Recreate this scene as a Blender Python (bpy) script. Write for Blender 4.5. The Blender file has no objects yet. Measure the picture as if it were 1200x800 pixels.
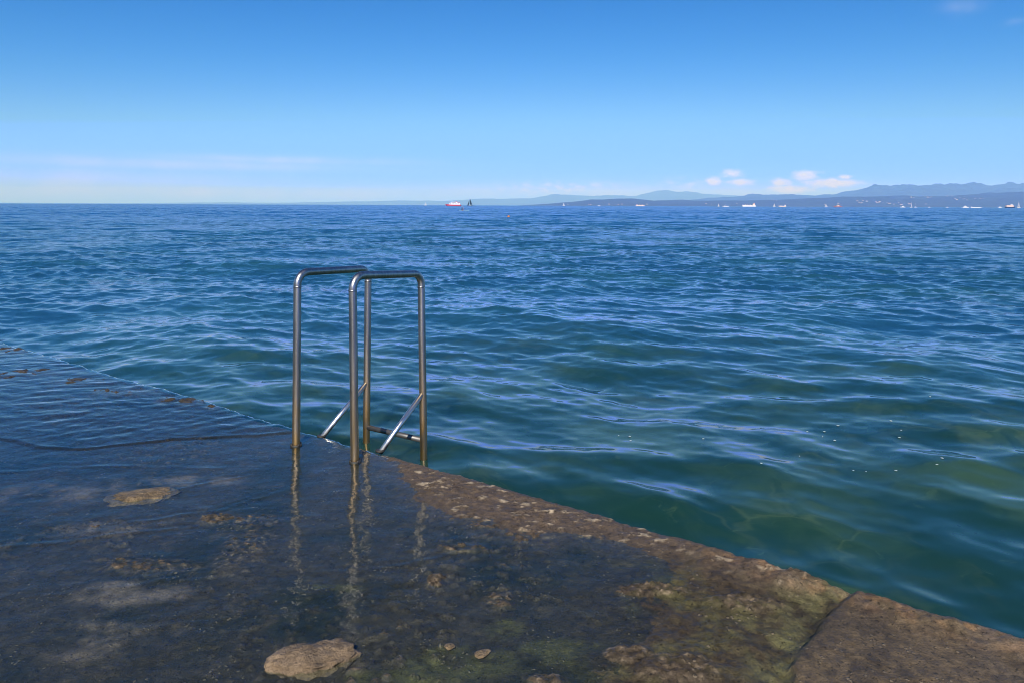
import bpy, bmesh, math, random
import numpy as np
from mathutils import Vector, Matrix, noise as mnoise

random.seed(7)
RNG = np.random.default_rng(11)
scene = bpy.context.scene
COL = scene.collection

# ------------------------------------------------------------------ camera
F = 810.0                      # focal length in pixels of a 1200 px wide frame
EYE = 1.45                     # eye above the quay surface
SEA = -0.20                    # mean sea level
ROLL = math.radians(-0.24)
HORIZON = 241.0
cam_d = bpy.data.cameras.new('camera')
cam = bpy.data.objects.new('camera', cam_d); COL.objects.link(cam)
cam.location = (0, 0, EYE)
cam.rotation_euler = (math.radians(90), ROLL, 0)
cam_d.sensor_width = 36.0
cam_d.lens = 36.0 * F / 1200
cam_d.shift_y = -(400 - HORIZON) / 1200
cam_d.clip_start = 0.05
cam_d.clip_end = 200000
scene.camera = cam

def ray(px, py):
    u = (px - 600) / F; v = -(py - HORIZON) / F
    c, s = math.cos(ROLL), math.sin(ROLL)
    return Vector((u * c + v * s, 1.0, -u * s + v * c))
def ground(px, py, z=0.0):
    d = ray(px, py)
    k = (z - EYE) / d.z
    return Vector((0, 0, EYE)) + d * k
def at_depth(px, py, y):
    return Vector((0, 0, EYE)) + ray(px, py) * y

# ------------------------------------------------------------------ helpers
def tag(o, label=None, cat=None, group=None, kind=None):
    if label: o['label'] = label
    if cat: o['category'] = cat
    if group: o['group'] = group
    if kind: o['kind'] = kind
    return o
def link(name, me, mat, parent=None, smooth=True):
    o = bpy.data.objects.new(name, me); COL.objects.link(o)
    if mat: me.materials.append(mat)
    if smooth and len(me.polygons):
        me.polygons.foreach_set('use_smooth', np.ones(len(me.polygons), bool))
    if parent: o.parent = parent
    return o
def obj(name, bm, mat, parent=None, smooth=False):
    me = bpy.data.meshes.new(name); bm.normal_update(); bm.to_mesh(me); bm.free()
    return link(name, me, mat, parent, smooth)
def empty(name, loc=(0, 0, 0), rz=0):
    o = bpy.data.objects.new(name, None); COL.objects.link(o)
    o.location = loc; o.rotation_euler = (0, 0, rz); o.empty_display_size = .2
    return o
def grid_mesh(name, X, Y, Z, attrs=None, cols=None):
    r, c = X.shape
    me = bpy.data.meshes.new(name)
    me.vertices.add(r * c)
    co = np.stack([X, Y, Z], -1).reshape(-1, 3).astype(np.float32)
    me.vertices.foreach_set('co', co.ravel())
    i = np.arange((r - 1) * c).reshape(r - 1, c)[:, :-1]
    q = np.stack([i, i + 1, i + c + 1, i + c], -1).reshape(-1, 4).astype(np.int32)
    n = len(q)
    me.loops.add(n * 4); me.loops.foreach_set('vertex_index', q.ravel())
    me.polygons.add(n)
    me.polygons.foreach_set('loop_start', np.arange(0, n * 4, 4, dtype=np.int32))
    me.update(calc_edges=True)
    for k, v in (attrs or {}).items():
        a = me.attributes.new(k, 'FLOAT', 'POINT')
        a.data.foreach_set('value', np.asarray(v, np.float32).ravel())
    for k, v in (cols or {}).items():
        a = me.attributes.new(k, 'FLOAT_COLOR', 'POINT')
        rgba = np.concatenate([v.reshape(-1, 3), np.ones((r * c, 1))], 1).astype(np.float32)
        a.data.foreach_set('color', rgba.ravel())
    return me

# vectorised gradient noise
_P = RNG.permutation(4096)
_A = RNG.uniform(0, 2 * math.pi, 4096)
def gnoise(x, y):
    xi = np.floor(x).astype(np.int64); yi = np.floor(y).astype(np.int64)
    fx = x - xi; fy = y - yi
    u = fx ** 3 * (fx * (fx * 6 - 15) + 10); v = fy ** 3 * (fy * (fy * 6 - 15) + 10)
    def g(ix, iy, dx, dy):
        a = _A[_P[(ix + _P[iy & 4095]) & 4095]]
        return np.cos(a) * dx + np.sin(a) * dy
    n00 = g(xi, yi, fx, fy); n10 = g(xi + 1, yi, fx - 1, fy)
    n01 = g(xi, yi + 1, fx, fy - 1); n11 = g(xi + 1, yi + 1, fx - 1, fy - 1)
    return ((n00 * (1 - u) + n10 * u) * (1 - v) + (n01 * (1 - u) + n11 * u) * v) * 1.45
def fbm(x, y, f, octv=4, gain=.5, off=0.0):
    r = 0; a = 1; t = 0
    for k in range(octv):
        r = r + a * gnoise(x * f + off + 17.3 * k, y * f - off + 9.1 * k); t += a
        a *= gain; f *= 2.03
    return r / t * 1.35
def sstep(a, b, x):
    k = np.clip((x - a) / (b - a), 0, 1)
    return k * k * (3 - 2 * k)
def poly_sd(X, Y, pts):
    """signed distance (positive inside) to a polygon"""
    pts = np.array(pts); d = np.full(X.shape, 1e9); ins = np.zeros(X.shape, bool)
    n = len(pts)
    for i in range(n):
        ax, ay = pts[i]; bx, by = pts[(i + 1) % n]
        ex, ey = bx - ax, by - ay
        k = np.clip(((X - ax) * ex + (Y - ay) * ey) / (ex * ex + ey * ey + 1e-12), 0, 1)
        d = np.minimum(d, np.hypot(X - ax - k * ex, Y - ay - k * ey))
        cond = ((ay > Y) != (by > Y))
        with np.errstate(divide='ignore', invalid='ignore'):
            xin = ax + (Y - ay) * ex / (ey if abs(ey) > 1e-12 else 1e-12)
        ins ^= cond & (X < xin)
    return np.where(ins, d, -d)
def line_d(X, Y, pts):
    """distance to a polyline and the signed side of it"""
    d = np.full(X.shape, 1e9); sg = np.zeros(X.shape)
    pts = np.array(pts)
    for i in range(len(pts) - 1):
        ax, ay = pts[i]; bx, by = pts[i + 1]
        ex, ey = bx - ax, by - ay
        k = np.clip(((X - ax) * ex + (Y - ay) * ey) / (ex * ex + ey * ey), 0, 1)
        di = np.hypot(X - ax - k * ex, Y - ay - k * ey)
        cr = ex * (Y - ay) - ey * (X - ax)
        m = di < d
        d = np.where(m, di, d); sg = np.where(m, np.sign(cr), sg)
    return d, sg
def gpoly(pts): return [tuple(ground(x, y).xy) for x, y in pts]

# ------------------------------------------------------------------ materials
def new_mat(name):
    m = bpy.data.materials.new(name); m.use_nodes = True
    nt = m.node_tree; nt.nodes.clear()
    return m, nt
class N:
    """tiny node builder"""
    def __init__(self, nt): self.nt = nt
    def n(self, typ, props=None, **inp):
        nd = self.nt.nodes.new(typ)
        for k, v in (props or {}).items(): setattr(nd, k, v)
        for k, v in inp.items():
            key = int(k[1:]) if k[0] == 'i' and k[1:].isdigit() else k.replace('_', ' ')
            s = nd.inputs[key]
            if isinstance(v, bpy.types.NodeSocket): self.nt.links.new(v, s)
            else: s.default_value = v
        return nd
    def math(self, op, a, b=0.0, clamp=False):
        nd = self.n('ShaderNodeMath', {'operation': op, 'use_clamp': clamp}, i0=a, i1=b); return nd.outputs[0]
    def vmath(self, op, a, b=(0, 0, 0), scale=None):
        nd = self.n('ShaderNodeVectorMath', {'operation': op}, i0=a, i1=b)
        if scale is not None:
            if isinstance(scale, bpy.types.NodeSocket): self.nt.links.new(scale, nd.inputs['Scale'])
            else: nd.inputs['Scale'].default_value = scale
        return nd.outputs[0]
    def mix(self, f, a, b, mode='MIX'):
        nd = self.nt.nodes.new('ShaderNodeMix'); nd.data_type = 'RGBA'; nd.blend_type = mode
        for idx, v in ((0, f), (6, a), (7, b)):
            s = nd.inputs[idx]
            if isinstance(v, bpy.types.NodeSocket): self.nt.links.new(v, s)
            else: s.default_value = v if idx == 0 else (tuple(v) + (1,) if len(v) == 3 else v)
        return nd.outputs[2]
    def ramp(self, f, stops):
        nd = self.nt.nodes.new('ShaderNodeValToRGB'); self.nt.links.new(f, nd.inputs[0])
        cr = nd.color_ramp
        while len(cr.elements) < len(stops): cr.elements.new(.5)
        for e, (p, c) in zip(cr.elements, stops):
            e.position = p; e.color = tuple(c) + (1,) if hasattr(c, '__len__') else (c, c, c, 1)
        return nd.outputs[0]
    def maprange(self, v, a, b, c=0.0, d=1.0, smooth=True):
        nd = self.n('ShaderNodeMapRange', {'interpolation_type': 'SMOOTHSTEP' if smooth else 'LINEAR'})
        self.nt.links.new(v, nd.inputs[0])
        for i, x in zip((1, 2, 3, 4), (a, b, c, d)): nd.inputs[i].default_value = x
        return nd.outputs[0]
    def noise(self, vec, scale, detail=3.0, rough=.5, out=0, dist=0.0):
        nd = self.n('ShaderNodeTexNoise', None, Vector=vec, Scale=scale, Detail=detail, Roughness=rough, Distortion=dist)
        return nd.outputs[out]
    def pos(self): return self.n('ShaderNodeNewGeometry').outputs['Position']
    def out(self, surf=None, vol=None):
        nd = self.n('ShaderNodeOutputMaterial')
        if surf: self.nt.links.new(surf, nd.inputs['Surface'])
        if vol: self.nt.links.new(vol, nd.inputs['Volume'])

def paint(name, rgb, rough=.5, metal=0.0, vary=.12, scale=6.0):
    m, nt = new_mat(name); b = N(nt)
    oc = b.n('ShaderNodeTexCoord').outputs['Object']
    f = b.noise(oc, scale, 4)
    f = b.maprange(f, .3, .7, 1 - vary, 1 + vary)
    c = b.mix(1.0, rgb, f, 'MULTIPLY')
    p = b.n('ShaderNodeBsdfPrincipled', None, Base_Color=c, Roughness=rough, Metallic=metal)
    b.out(p.outputs[0]); return m

# ------------------------------------------------------------------ sky and light
SUN_EL, SUN_AZ = math.radians(38), math.radians(184)     # azimuth clockwise from +Y: the sun stands behind and left
w = bpy.data.worlds.new('World'); scene.world = w; w.use_nodes = True
nt = w.node_tree; nt.nodes.clear(); b = N(nt)
sky = b.n('ShaderNodeTexSky', {'sky_type': 'NISHITA', 'sun_disc': False, 'sun_elevation': SUN_EL,
          'sun_rotation': SUN_AZ, 'air_density': 1.0, 'dust_density': 0.15, 'ozone_density': 2.2, 'altitude': 0.0})
d = b.n('ShaderNodeTexCoord').outputs['Generated']
sep = b.n('ShaderNodeSeparateXYZ', None, Vector=d)
az = b.math('ARCTAN2', sep.outputs[0], sep.outputs[1])           # radians, 0 straight ahead
el = b.math('ARCSINE', sep.outputs[2])
cv = b.n('ShaderNodeCombineXYZ', None, X=az, Y=b.math('MULTIPLY', el, 1.5), Z=0.0).outputs[0]
cn = b.noise(cv, 70.0, 6, .6)
cn2 = b.noise(cv, 11.0, 4, .55)
def blob(px, py, wx, wy):
    """soft elliptical place in the sky where cloud may form (azimuth / elevation)"""
    dr = ray(px, py)
    a0 = math.atan2(dr.x, dr.y); e0 = math.atan2(dr.z, math.hypot(dr.x, dr.y))
    sx = wx / F * math.cos(a0) ** 2; sy = wy / F * math.cos(a0)
    x = b.math('DIVIDE', b.math('SUBTRACT', az, a0), sx)
    y = b.math('DIVIDE', b.math('SUBTRACT', el, e0), sy)
    r2 = b.math('ADD', b.math('MULTIPLY', x, x), b.math('MULTIPLY', y, y))
    return b.math('POWER', 2.718, b.math('MULTIPLY', r2, -1.0))
def addm(vals):
    r = vals[0]
    for v in vals[1:]: r = b.math('MAXIMUM', r, v)
    return r
cum = addm([blob(858, 204, 15, 6), blob(836, 213, 11, 6), blob(944, 206, 20, 7.5), blob(975, 215, 42, 7), blob(868, 214, 18, 5),
            blob(925, 222, 30, 6), blob(915, 214, 14, 6), blob(990, 208, 10, 3)])
cum = b.math('ADD', b.math('MULTIPLY', cum, .95), b.math('MULTIPLY', b.math('SUBTRACT', cn, .5), 1.25))
cum = b.maprange(cum, .24, .98, 0, .95)
low = addm([blob(660, 218, 70, 5), blob(640, 222, 60, 6), blob(800, 216, 24, 6), blob(705, 219, 16, 4)])
low = b.math('MULTIPLY', low, b.maprange(cn, .40, .66, 0, .55))
veil = addm([blob(-60, 208, 420, 16), blob(330, 188, 150, 5), blob(180, 192, 260, 7), blob(200, 225, 420, 9), blob(760, 226, 300, 9)])
veil = b.math('MULTIPLY', veil, b.maprange(cn2, .25, .75, .14, .46))
wisp = addm([blob(1128, 8, 22, 9), blob(1190, 26, 16, 4)])
wisp = b.math('MULTIPLY', wisp, b.maprange(cn2, .30, .62, 0, .26))
cloud = b.math('MINIMUM', b.math('ADD', cum, low), .9)
thin = b.math('MINIMUM', b.math('ADD', veil, wisp), .8)
sc3 = b.n('ShaderNodeSeparateColor', None, Color=sky.outputs[0]).outputs
# grade of the sky light: deeper overhead, paler low down, as a polarised summer sky
def smin(v, m, k):
    nd = b.n('ShaderNodeMath', {'operation': 'SMOOTH_MIN'}, i0=v, i1=m, i2=k); return nd.outputs[0]
warm = b.math('MAXIMUM', b.math('SUBTRACT', sc3[0], 4.7), 0.0)
skyc = b.n('ShaderNodeCombineColor', None, Red=b.math('MULTIPLY', b.math('POWER', smin(sc3[0], 4.6, 1.6), 2.6), .0305),
           Green=b.math('MULTIPLY', b.math('POWER', smin(sc3[1], 7.0, 1.1), 1.4), .246),
           Blue=b.math('MULTIPLY', b.math('MULTIPLY', b.math('POWER', sc3[2], 1.25), .475), b.math('ADD', b.math('MULTIPLY', warm, 1.25), 1.0))).outputs[0]
skyc = b.mix(thin, skyc, (4.9, 5.2, 6.3))
skyc = b.mix(cloud, skyc, (5.2, 5.6, 6.1))
bg = b.n('ShaderNodeBackground', None, Color=skyc, Strength=0.10)
nt.links.new(bg.outputs[0], b.n('ShaderNodeOutputWorld').inputs[0])

sl = bpy.data.lights.new('sun', 'SUN'); sl.energy = 4.0; sl.angle = math.radians(.53); sl.color = (1, .945, .86)
so = bpy.data.objects.new('sun', sl); COL.objects.link(so)
sun_dir = Vector((math.sin(SUN_AZ) * math.cos(SUN_EL), math.cos(SUN_AZ) * math.cos(SUN_EL), math.sin(SUN_EL)))
so.rotation_euler = sun_dir.to_track_quat('Z', 'Y').to_euler()

# ------------------------------------------------------------------ quay frame: s runs along the edge, t out to sea
E = np.array([.8216, -.5700]); E /= np.linalg.norm(E); NRM = np.array([-E[1], E[0]])
C0 = 2.90
def st_xy(s, t): return s * E[0] + (t + C0) * NRM[0], s * E[1] + (t + C0) * NRM[1]

# ------------------------------------------------------------------ sea
def build_sea():
    r = [1.9]
    while r[-1] < 420: r.append(r[-1] + max(.011, .0045 * r[-1]))
    r = np.concatenate([r, np.geomspace(r[-1] * 1.012, 30000, 130)])
    a = np.radians(np.concatenate([np.linspace(-88, -44, 70, endpoint=False), np.linspace(-44, 44, 960), np.linspace(44, 88, 71)[1:]]))
    R, A = np.meshgrid(r, a, indexing='ij')
    X0 = R * np.sin(A); Y0 = R * np.cos(A)
    dr = np.gradient(r)[:, None]
    dr = np.maximum(dr, R[:, :1] * .0016)
    X = X0.copy(); Y = Y0.copy(); Z = np.full_like(X, SEA)
    lost = np.zeros_like(dr)
    lam = np.concatenate([np.exp(RNG.uniform(math.log(.12), math.log(.40), 44)), np.exp(RNG.uniform(math.log(.40), math.log(1.1), 38)), np.exp(RNG.uniform(math.log(1.1), math.log(7), 34))])
    # waves run in towards the quay, with a broad spread and some reflected off its face
    gx, gy = gnoise(X0 * .11 + 3, Y0 * .09), gnoise(X0 * .05 - 8, Y0 * .05 + 2)
    gust = np.clip(1 + .55 * gx + .35 * gy, .35, 1.7)
    for i, L in enumerate(lam):
        th = math.radians(-112) + RNG.normal(0, math.radians(42))
        if RNG.random() < .16: th += math.pi * RNG.uniform(.75, 1.0)
        k = 2 * math.pi / L
        kx, ky = k * math.cos(th), k * math.sin(th)
        slope = .0140 if L > 1.1 else (.024 if L > .4 else .025)
        att = sstep(1.3, 3.0, L / dr)
        lost = lost + (slope ** 2 / 2) * (1 - att ** 2)
        rows = int(np.sum(att[:, 0] > 0.001))
        if rows == 0: continue
        sl = slice(0, rows)
        am = slope / k * att[sl] * (gust[sl] if L < 1.3 else 1.0) * ((.35 + .65 * sstep(4, 15, R[sl])) if L < .5 else 1.0)
        ph = kx * X0[sl] + ky * Y0[sl] + RNG.uniform(0, 6.283)
        sn, cs = np.sin(ph), np.cos(ph)
        Z[sl] += am * cs
        X[sl] -= am * .9 * sn * math.cos(th); Y[sl] -= am * .9 * sn * math.sin(th)
    lost = np.sqrt(lost) * np.ones_like(R)
    me = grid_mesh('sea', X, Y, Z, {'lost': lost})
    m, nt = new_mat('sea_water'); b = N(nt)
    P = b.pos()
    geo = b.n('ShaderNodeNewGeometry')
    lost_a = b.n('ShaderNodeAttribute', {'attribute_name': 'lost'}).outputs['Fac']
    # slopes too fine for the mesh: a field of random facets fixed in the world
    sp = b.vmath('MULTIPLY', P, (.55, 1.0, 0))
    v1 = b.vmath('SUBTRACT', b.noise(sp, .55, 9, .62, out=1), (.5, .5, .5))
    v2 = b.vmath('SUBTRACT', b.noise(sp, 8.0, 4, .55, out=1), (.5, .5, .5))
    v3 = b.vmath('SUBTRACT', b.noise(sp, .06, 3, .6, out=1), (.5, .5, .5))
    v1 = b.vmath('ADD', v1, b.vmath('SCALE', v3, scale=.5))
    v1 = b.vmath('MULTIPLY', v1, (1, 1, 0)); v2 = b.vmath('MULTIPLY', v2, (1, 1, 0))
    k1 = b.math('MULTIPLY', lost_a, 8.0)
    nn = b.vmath('ADD', geo.outputs['Normal'], b.vmath('SCALE', v1, scale=k1))
    nn = b.vmath('ADD', nn, b.vmath('SCALE', v2, scale=.13))
    nn = b.vmath('NORMALIZE', nn)
    # what shows through the surface: weed, pale ground and a painted net of light near the quay, deep blue-green further out
    rp = b.vmath('ADD', P, b.vmath('SCALE', b.vmath('MULTIPLY', nn, (1, 1, 0)), scale=1.1))
    w1 = b.noise(rp, 1.1, 5, .6); w2 = b.noise(rp, .35, 3, .5); w3 = b.noise(rp, 4.5, 4, .6, dist=1.2)
    bed = b.mix(b.maprange(w1, .42, .68), (.008, .036, .028), (.030, .070, .036))
    bed = b.mix(b.maprange(w3, .60, .78, 0, .45), bed, (.055, .105, .050))
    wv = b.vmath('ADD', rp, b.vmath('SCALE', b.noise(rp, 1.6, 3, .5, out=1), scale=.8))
    light_net = b.n('ShaderNodeTexVoronoi', {'feature': 'DISTANCE_TO_EDGE'}, Vector=b.vmath('MULTIPLY', wv, (1, 1, 0)), Scale=3.0).outputs['Distance']
    light_net = b.math('MULTIPLY', b.maprange(light_net, .0, .14, 1, 0), b.maprange(b.noise(rp, .9, 3, .5), .46, .66, 0, .22))
    bed = b.mix(light_net, bed, (.085, .125, .055))                      # net of sunlight on the bed, painted into its colour
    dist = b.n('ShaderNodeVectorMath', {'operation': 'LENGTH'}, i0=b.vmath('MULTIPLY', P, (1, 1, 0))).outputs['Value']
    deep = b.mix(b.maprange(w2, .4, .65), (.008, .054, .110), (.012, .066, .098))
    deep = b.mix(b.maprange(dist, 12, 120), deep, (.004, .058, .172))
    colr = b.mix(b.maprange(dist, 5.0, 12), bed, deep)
    rough = b.math('ADD', b.math('SQRT', b.math('MULTIPLY', lost_a, .22)), .03)
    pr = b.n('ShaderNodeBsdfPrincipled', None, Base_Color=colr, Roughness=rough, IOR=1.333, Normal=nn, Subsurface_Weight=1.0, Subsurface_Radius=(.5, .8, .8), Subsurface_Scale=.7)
    pr.subsurface_method = 'BURLEY'      # light spreads inside the water, so thin shadows do not stay on its skin
    b.out(pr.outputs[0])
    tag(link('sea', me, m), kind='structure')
    return X, Y, Z
SX, SY, SZ = build_sea()

# ------------------------------------------------------------------ quay slab
def spaced(*segs):
    out = []
    for a_, b_, st in segs: out.append(np.arange(a_, b_, st))
    out.append([segs[-1][1]]); return np.concatenate(out)
BORE = [tuple(ground(x, y).xy) for x, y in [(-260, 508), (-120, 520), (0, 515), (41, 525), (102, 527), (160, 520), (205, 515), (270, 512), (318, 511), (352, 506), (390, 509)]]
CRACK = [tuple(ground(x, y).xy) for x, y in [(1012, 688), (985, 705), (962, 722), (952, 742), (930, 765), (922, 785), (935, 815), (925, 870), (900, 960)]]
def edge_off(s):
    z = np.zeros_like(s)
    o = .030 * fbm(s, z, .9, 3) + .020 * fbm(s, z, 4.0, 3, off=5) + .008 * fbm(s, z, 19, 2, off=3)
    o -= .06 * np.exp(-((s + .05 - .38) / .05) ** 2)
    return o
def quay_fields(s, t, X, Y):
    """height and masks of the slab surface"""
    f = {}
    wob = .05 * fbm(X, Y, 3.0, 3, off=2) + .025 * fbm(X, Y, 14.0, 3, off=4)
    rim = poly_sd(X, Y, gpoly([(430, 520), (520, 543), (640, 578), (740, 606), (850, 640), (960, 672), (1010, 688), (930, 690), (850, 668), (760, 640), (680, 627), (600, 622), (520, 602), (478, 570)]))
    f['rim'] = sstep(-.16, .14, rim + wob)
    right = poly_sd(X, Y, [CRACK[0]] + CRACK[1:] + [(4, -1), (5, 2), (2.2, 2.6)])
    f['right'] = sstep(-.025, .03, right + .012 * fbm(X, Y, 20, 2))
    edge_dry = poly_sd(X, Y, gpoly([(820, 640), (930, 672), (1010, 690), (975, 712), (940, 770), (900, 830), (700, 830), (690, 800), (745, 745), (700, 700), (760, 655)]))
    f['rough'] = sstep(-.28, .22, edge_dry + wob)
    def patches(lst, soft=.05):
        m = np.full_like(X, -9.0)
        for px, py, wx, wy in lst:
            c = ground(px, py); ex = wx * c.y / F; ey = abs(ground(px, py - wy).y - c.y)
            m = np.maximum(m, 1 - np.hypot((X - c.x) / ex, (Y - c.y) / ey))
        return sstep(-.25, .35, m + wob * 4.5)
    f['crust'] = patches([(285, 640, 34, 26), (300, 608, 30, 9), (255, 606, 22, 6), (585, 700, 22, 12), (512, 678, 14, 8), (762, 690, 40, 8), (790, 782, 48, 16), (880, 706, 42, 10), (950, 684, 40, 10),
                          (640, 795, 30, 8), (735, 765, 26, 10), (180, 660, 60, 10), (540, 640, 30, 5)])
    f['silt'] = sstep(-.35, .45, fbm(X, Y, 4.5, 4, .6, off=81)) * patches([(75, 573, 70, 16), (110, 617, 50, 9), (110, 745, 60, 22), (150, 690, 70, 14), (230, 560, 60, 6)])
    f['algae'] = patches([(590, 732, 24, 14), (812, 682, 26, 13), (540, 770, 80, 20), (870, 760, 60, 40), (660, 760, 60, 16), (930, 740, 22, 40), (385, 685, 40, 6), (480, 790, 80, 12)])
    lift = patches([(40, 436, 34, 4), (20, 410, 30, 5), (95, 446, 40, 4), (195, 468, 16, 4), (225, 469, 18, 4), (253, 474, 10, 3), (150, 458, 40, 3), (5, 440, 25, 4)])
    f['lift'] = lift
    cd, sg = line_d(X, Y, CRACK)
    f['crack'] = np.exp(-((cd + .012 * fbm(X, Y, 25, 3, .6)) / (.012 + .008 * fbm(X, Y, 6, 2))) ** 2)
    trough = np.exp(-((cd / .11) ** 2)) * (1 - f['right'])
    f['trough'] = trough
    h = -.0135 + .006 * fbm(X, Y, 1.1, 3) + .004 * fbm(X, Y, 7, 4) + .0024 * fbm(X, Y, 32, 3)
    zone = sstep(.02, .40, fbm(X, Y, .9, 3, off=52))
    fk = sstep(.16, .36, fbm(X * .8, Y * 1.25, 19, 4, .66, off=53))
    f['fleck'] = fk * (.12 + .88 * zone)
    pc = ground(400, 625)
    pool = np.exp(-(((X - pc.x) / .42) ** 2 + ((Y - pc.y) / .62) ** 2) ** 1.5)      # the deeper, cleaner puddle in front of the ladder
    f['fleck'] = f['fleck'] * (1 - .92 * pool)
    h = h - .006 * pool
    h = h + f['fleck'] * .0115
    h = -.0135 + (h + .0135) * (1 - .65 * f['right'])
    h = h + .022 * f['rim'] + .017 * f['right'] + .015 * f['rough'] + .004 * f['silt']
    rid = 1 - np.abs(fbm(X, Y, 15, 4, .55, off=7))
    gr = fbm(X, Y, 55, 3, .6, off=1)
    h = h + f['crust'] * (.009 + .014 * (rid - .6) + .006 * gr)
    h = h + f['rough'] * (1 - f['right']) * (.010 * fbm(X, Y, 8, 4, .6, off=3) + .004 * gr)
    h = h + f['rim'] * (.003 * fbm(X, Y, 30, 3, .6, off=8))
    h = h + .004 * f['algae'] * (fbm(X, Y, 24, 3) + .2)
    h = h + f['lift'] * (.015 + .030 * fbm(X, Y, 6, 4, .6, off=57))
    h = h - .016 * trough - .007 * f['crack']
    # cobbly lip of the slab where it has broken along the edge on the right
    lip = np.exp(-((t + .06) / .07) ** 2) * sstep(-1.3, -.5, s)
    h = h + lip * (.014 + .018 * fbm(X, Y, 11, 4, .6, off=6))
    f['lip'] = lip
    return h, f

S = spaced((-12, -9, .10), (-9, -5, .018), (-5, .6, .0085), (.6, 4.5, .06))
T = spaced((-8, -2.6, .09), (-2.6, -.02, .0085), (-.02, .0, .004))
Tg, Sg = np.meshgrid(T, S, indexing='ij')
eo = edge_off(Sg)
Te = Tg + eo * sstep(-.5, 0, Tg)
QX, QY = st_xy(Sg, Te)
QH, QF = quay_fields(Sg, Tg, QX, QY)
rr = .030
QH -= np.where(Tg > -rr, rr - np.sqrt(np.maximum(rr ** 2 - (Tg + rr) ** 2, 0)), 0)
def quay():
    f = QF; X, Y = QX, QY
    n1 = fbm(X, Y, 2.0, 4, off=11); n2 = fbm(X, Y, 9, 4, .6, off=12); n3 = fbm(X, Y, 40, 3, .6, off=13)
    def mixc(c, col, m): return c * (1 - m[..., None]) + np.array(col) * m[..., None]
    c = np.ones(X.shape + (3,)) * np.array([.048, .040, .028])
    c = mixc(c, (.024, .026, .016), sstep(-.2, .5, n1))
    c = mixc(c, (.075, .058, .040), .6 * sstep(.15, .6, n2))
    c = mixc(c, (.095, .088, .032), .75 * f['algae'] * sstep(-.45, .3, n2))
    c = mixc(c, (.030, .032, .012), .5 * f['trough'])
    c = mixc(c, (.20, .150, .110), .85 * f['silt'])
    c = mixc(c, (.085, .066, .046), .7 * f['fleck'])
    c = mixc(c, (.050, .036, .020), .85 * f['rough'] * (1 - f['right']))
    c = mixc(c, (.080, .074, .028), .65 * f['rough'] * (1 - f['right']) * sstep(-.15, .4, n1 * .6 + n2 * .6))
    c = mixc(c, (.105, .074, .050), .9 * f['rim'])
    c = mixc(c, (.050, .038, .031), .7 * f['rim'] * sstep(-.05, .5, n2))
    c = mixc(c, (.108, .077, .044), .9 * f['right'])
    c = mixc(c, (.040, .030, .020), .75 * f['right'] * sstep(-.05, .45, n2 * .6 + n1 * .7))
    c = mixc(c, (.085, .062, .040), .8 * f['crust'] * sstep(-.5, .3, n3))
    c = mixc(c, (.22, .165, .105), .6 * f['crust'] * sstep(.30, .5, n3))
    c = mixc(c, (.125, .118, .050), .8 * f['trough'] * sstep(-.5, .2, n2))
    tan = f['right'] * sstep(1.45, 1.75, X + .12 * n1)
    c = mixc(c, (.165, .125, .085), .75 * tan * sstep(-.5, .2, n2))
    c = mixc(c, (.022, .020, .016), .85 * f['right'] * sstep(.28, .5, fbm(X, Y * 1.6, 6, 5, .68, off=14)) * (.35 + .65 * tan))
    c = mixc(c, (.20, .115, .055), .6 * f['lip'] * sstep(-.1, .4, fbm(X, Y, 14, 3, off=15)))
    # pale limpets and crusts along the dry rim
    fl = fbm(X * .6 + Y * .2, Y * 1.15, 19, 4, .62, off=21)
    fl2 = sstep(.30, .42, fl) * sstep(.35, .9, f['rim'])
    c = mixc(c, (.34, .27, .18), .8 * fl2)
    c = mixc(c, (.13, .09, .06), .6 * f['lip'] * sstep(-.1, .5, n2))
    c = mixc(c, (.060, .046, .032), .55 * f['lift'])
    c = c * (1 + .34 * n3[..., None] + .18 * n2[..., None])
    c = np.clip(c, .006, .6)
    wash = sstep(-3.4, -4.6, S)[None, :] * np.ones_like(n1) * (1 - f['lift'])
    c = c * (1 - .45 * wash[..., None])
    dry = np.clip(.6 * f['rim'] + .22 * f['rough'] + .45 * f['right'] + .3 * f['crust'], 0, 1)
    h = QH + .003 * fl2
    # vertical face
    nface = 26
    zf = np.linspace(0, 1, nface + 1)[1:] ** 1.5
    top = h[-1]
    FX = []; FY = []; FZ = []
    for k in zf:
        z = top * (1 - k) + (-1.7) * k
        o = .035 * fbm(S, np.full_like(S, k * 3), 5, 4, off=2) * min(1, k * 8) + .02 * k
        fx, fy = st_xy(S, eo[-1] + o); FX.append(fx); FY.append(fy); FZ.append(z)
    X = np.vstack([X, FX]); Y = np.vstack([Y, FY]); Z = np.vstack([h, FZ])
    c = np.concatenate([c, np.ones((nface, len(S), 3)) * np.array([.035, .035, .022])], 0)
    dry = np.vstack([dry, np.zeros((nface, len(S)))])
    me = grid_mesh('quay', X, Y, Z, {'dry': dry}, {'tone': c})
    m, nt = new_mat('wet_stone'); b = N(nt)
    P = b.pos()
    col = b.n('ShaderNodeAttribute', {'attribute_name': 'tone'}).outputs['Color']
    dr = b.n('ShaderNodeAttribute', {'attribute_name': 'dry'}).outputs['Fac']
    g1 = b.noise(P, 160, 4, .65); g2 = b.noise(P, 28, 5, .65)
    col = b.mix(1.0, col, b.maprange(g1, .25, .75, .55, 1.45, False), 'MULTIPLY')
    col = b.mix(1.0, col, b.maprange(g2, .3, .7, .75, 1.25), 'MULTIPLY')
    col = b.mix(b.maprange(g1, .68, .80, 0, .5), col, (.36, .30, .22))
    vo = b.n('ShaderNodeTexVoronoi', None, Vector=b.vmath('ADD', P, b.vmath('SCALE', b.noise(P, 30, 2, .5, out=1), scale=.02)), Scale=55.0)
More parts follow.
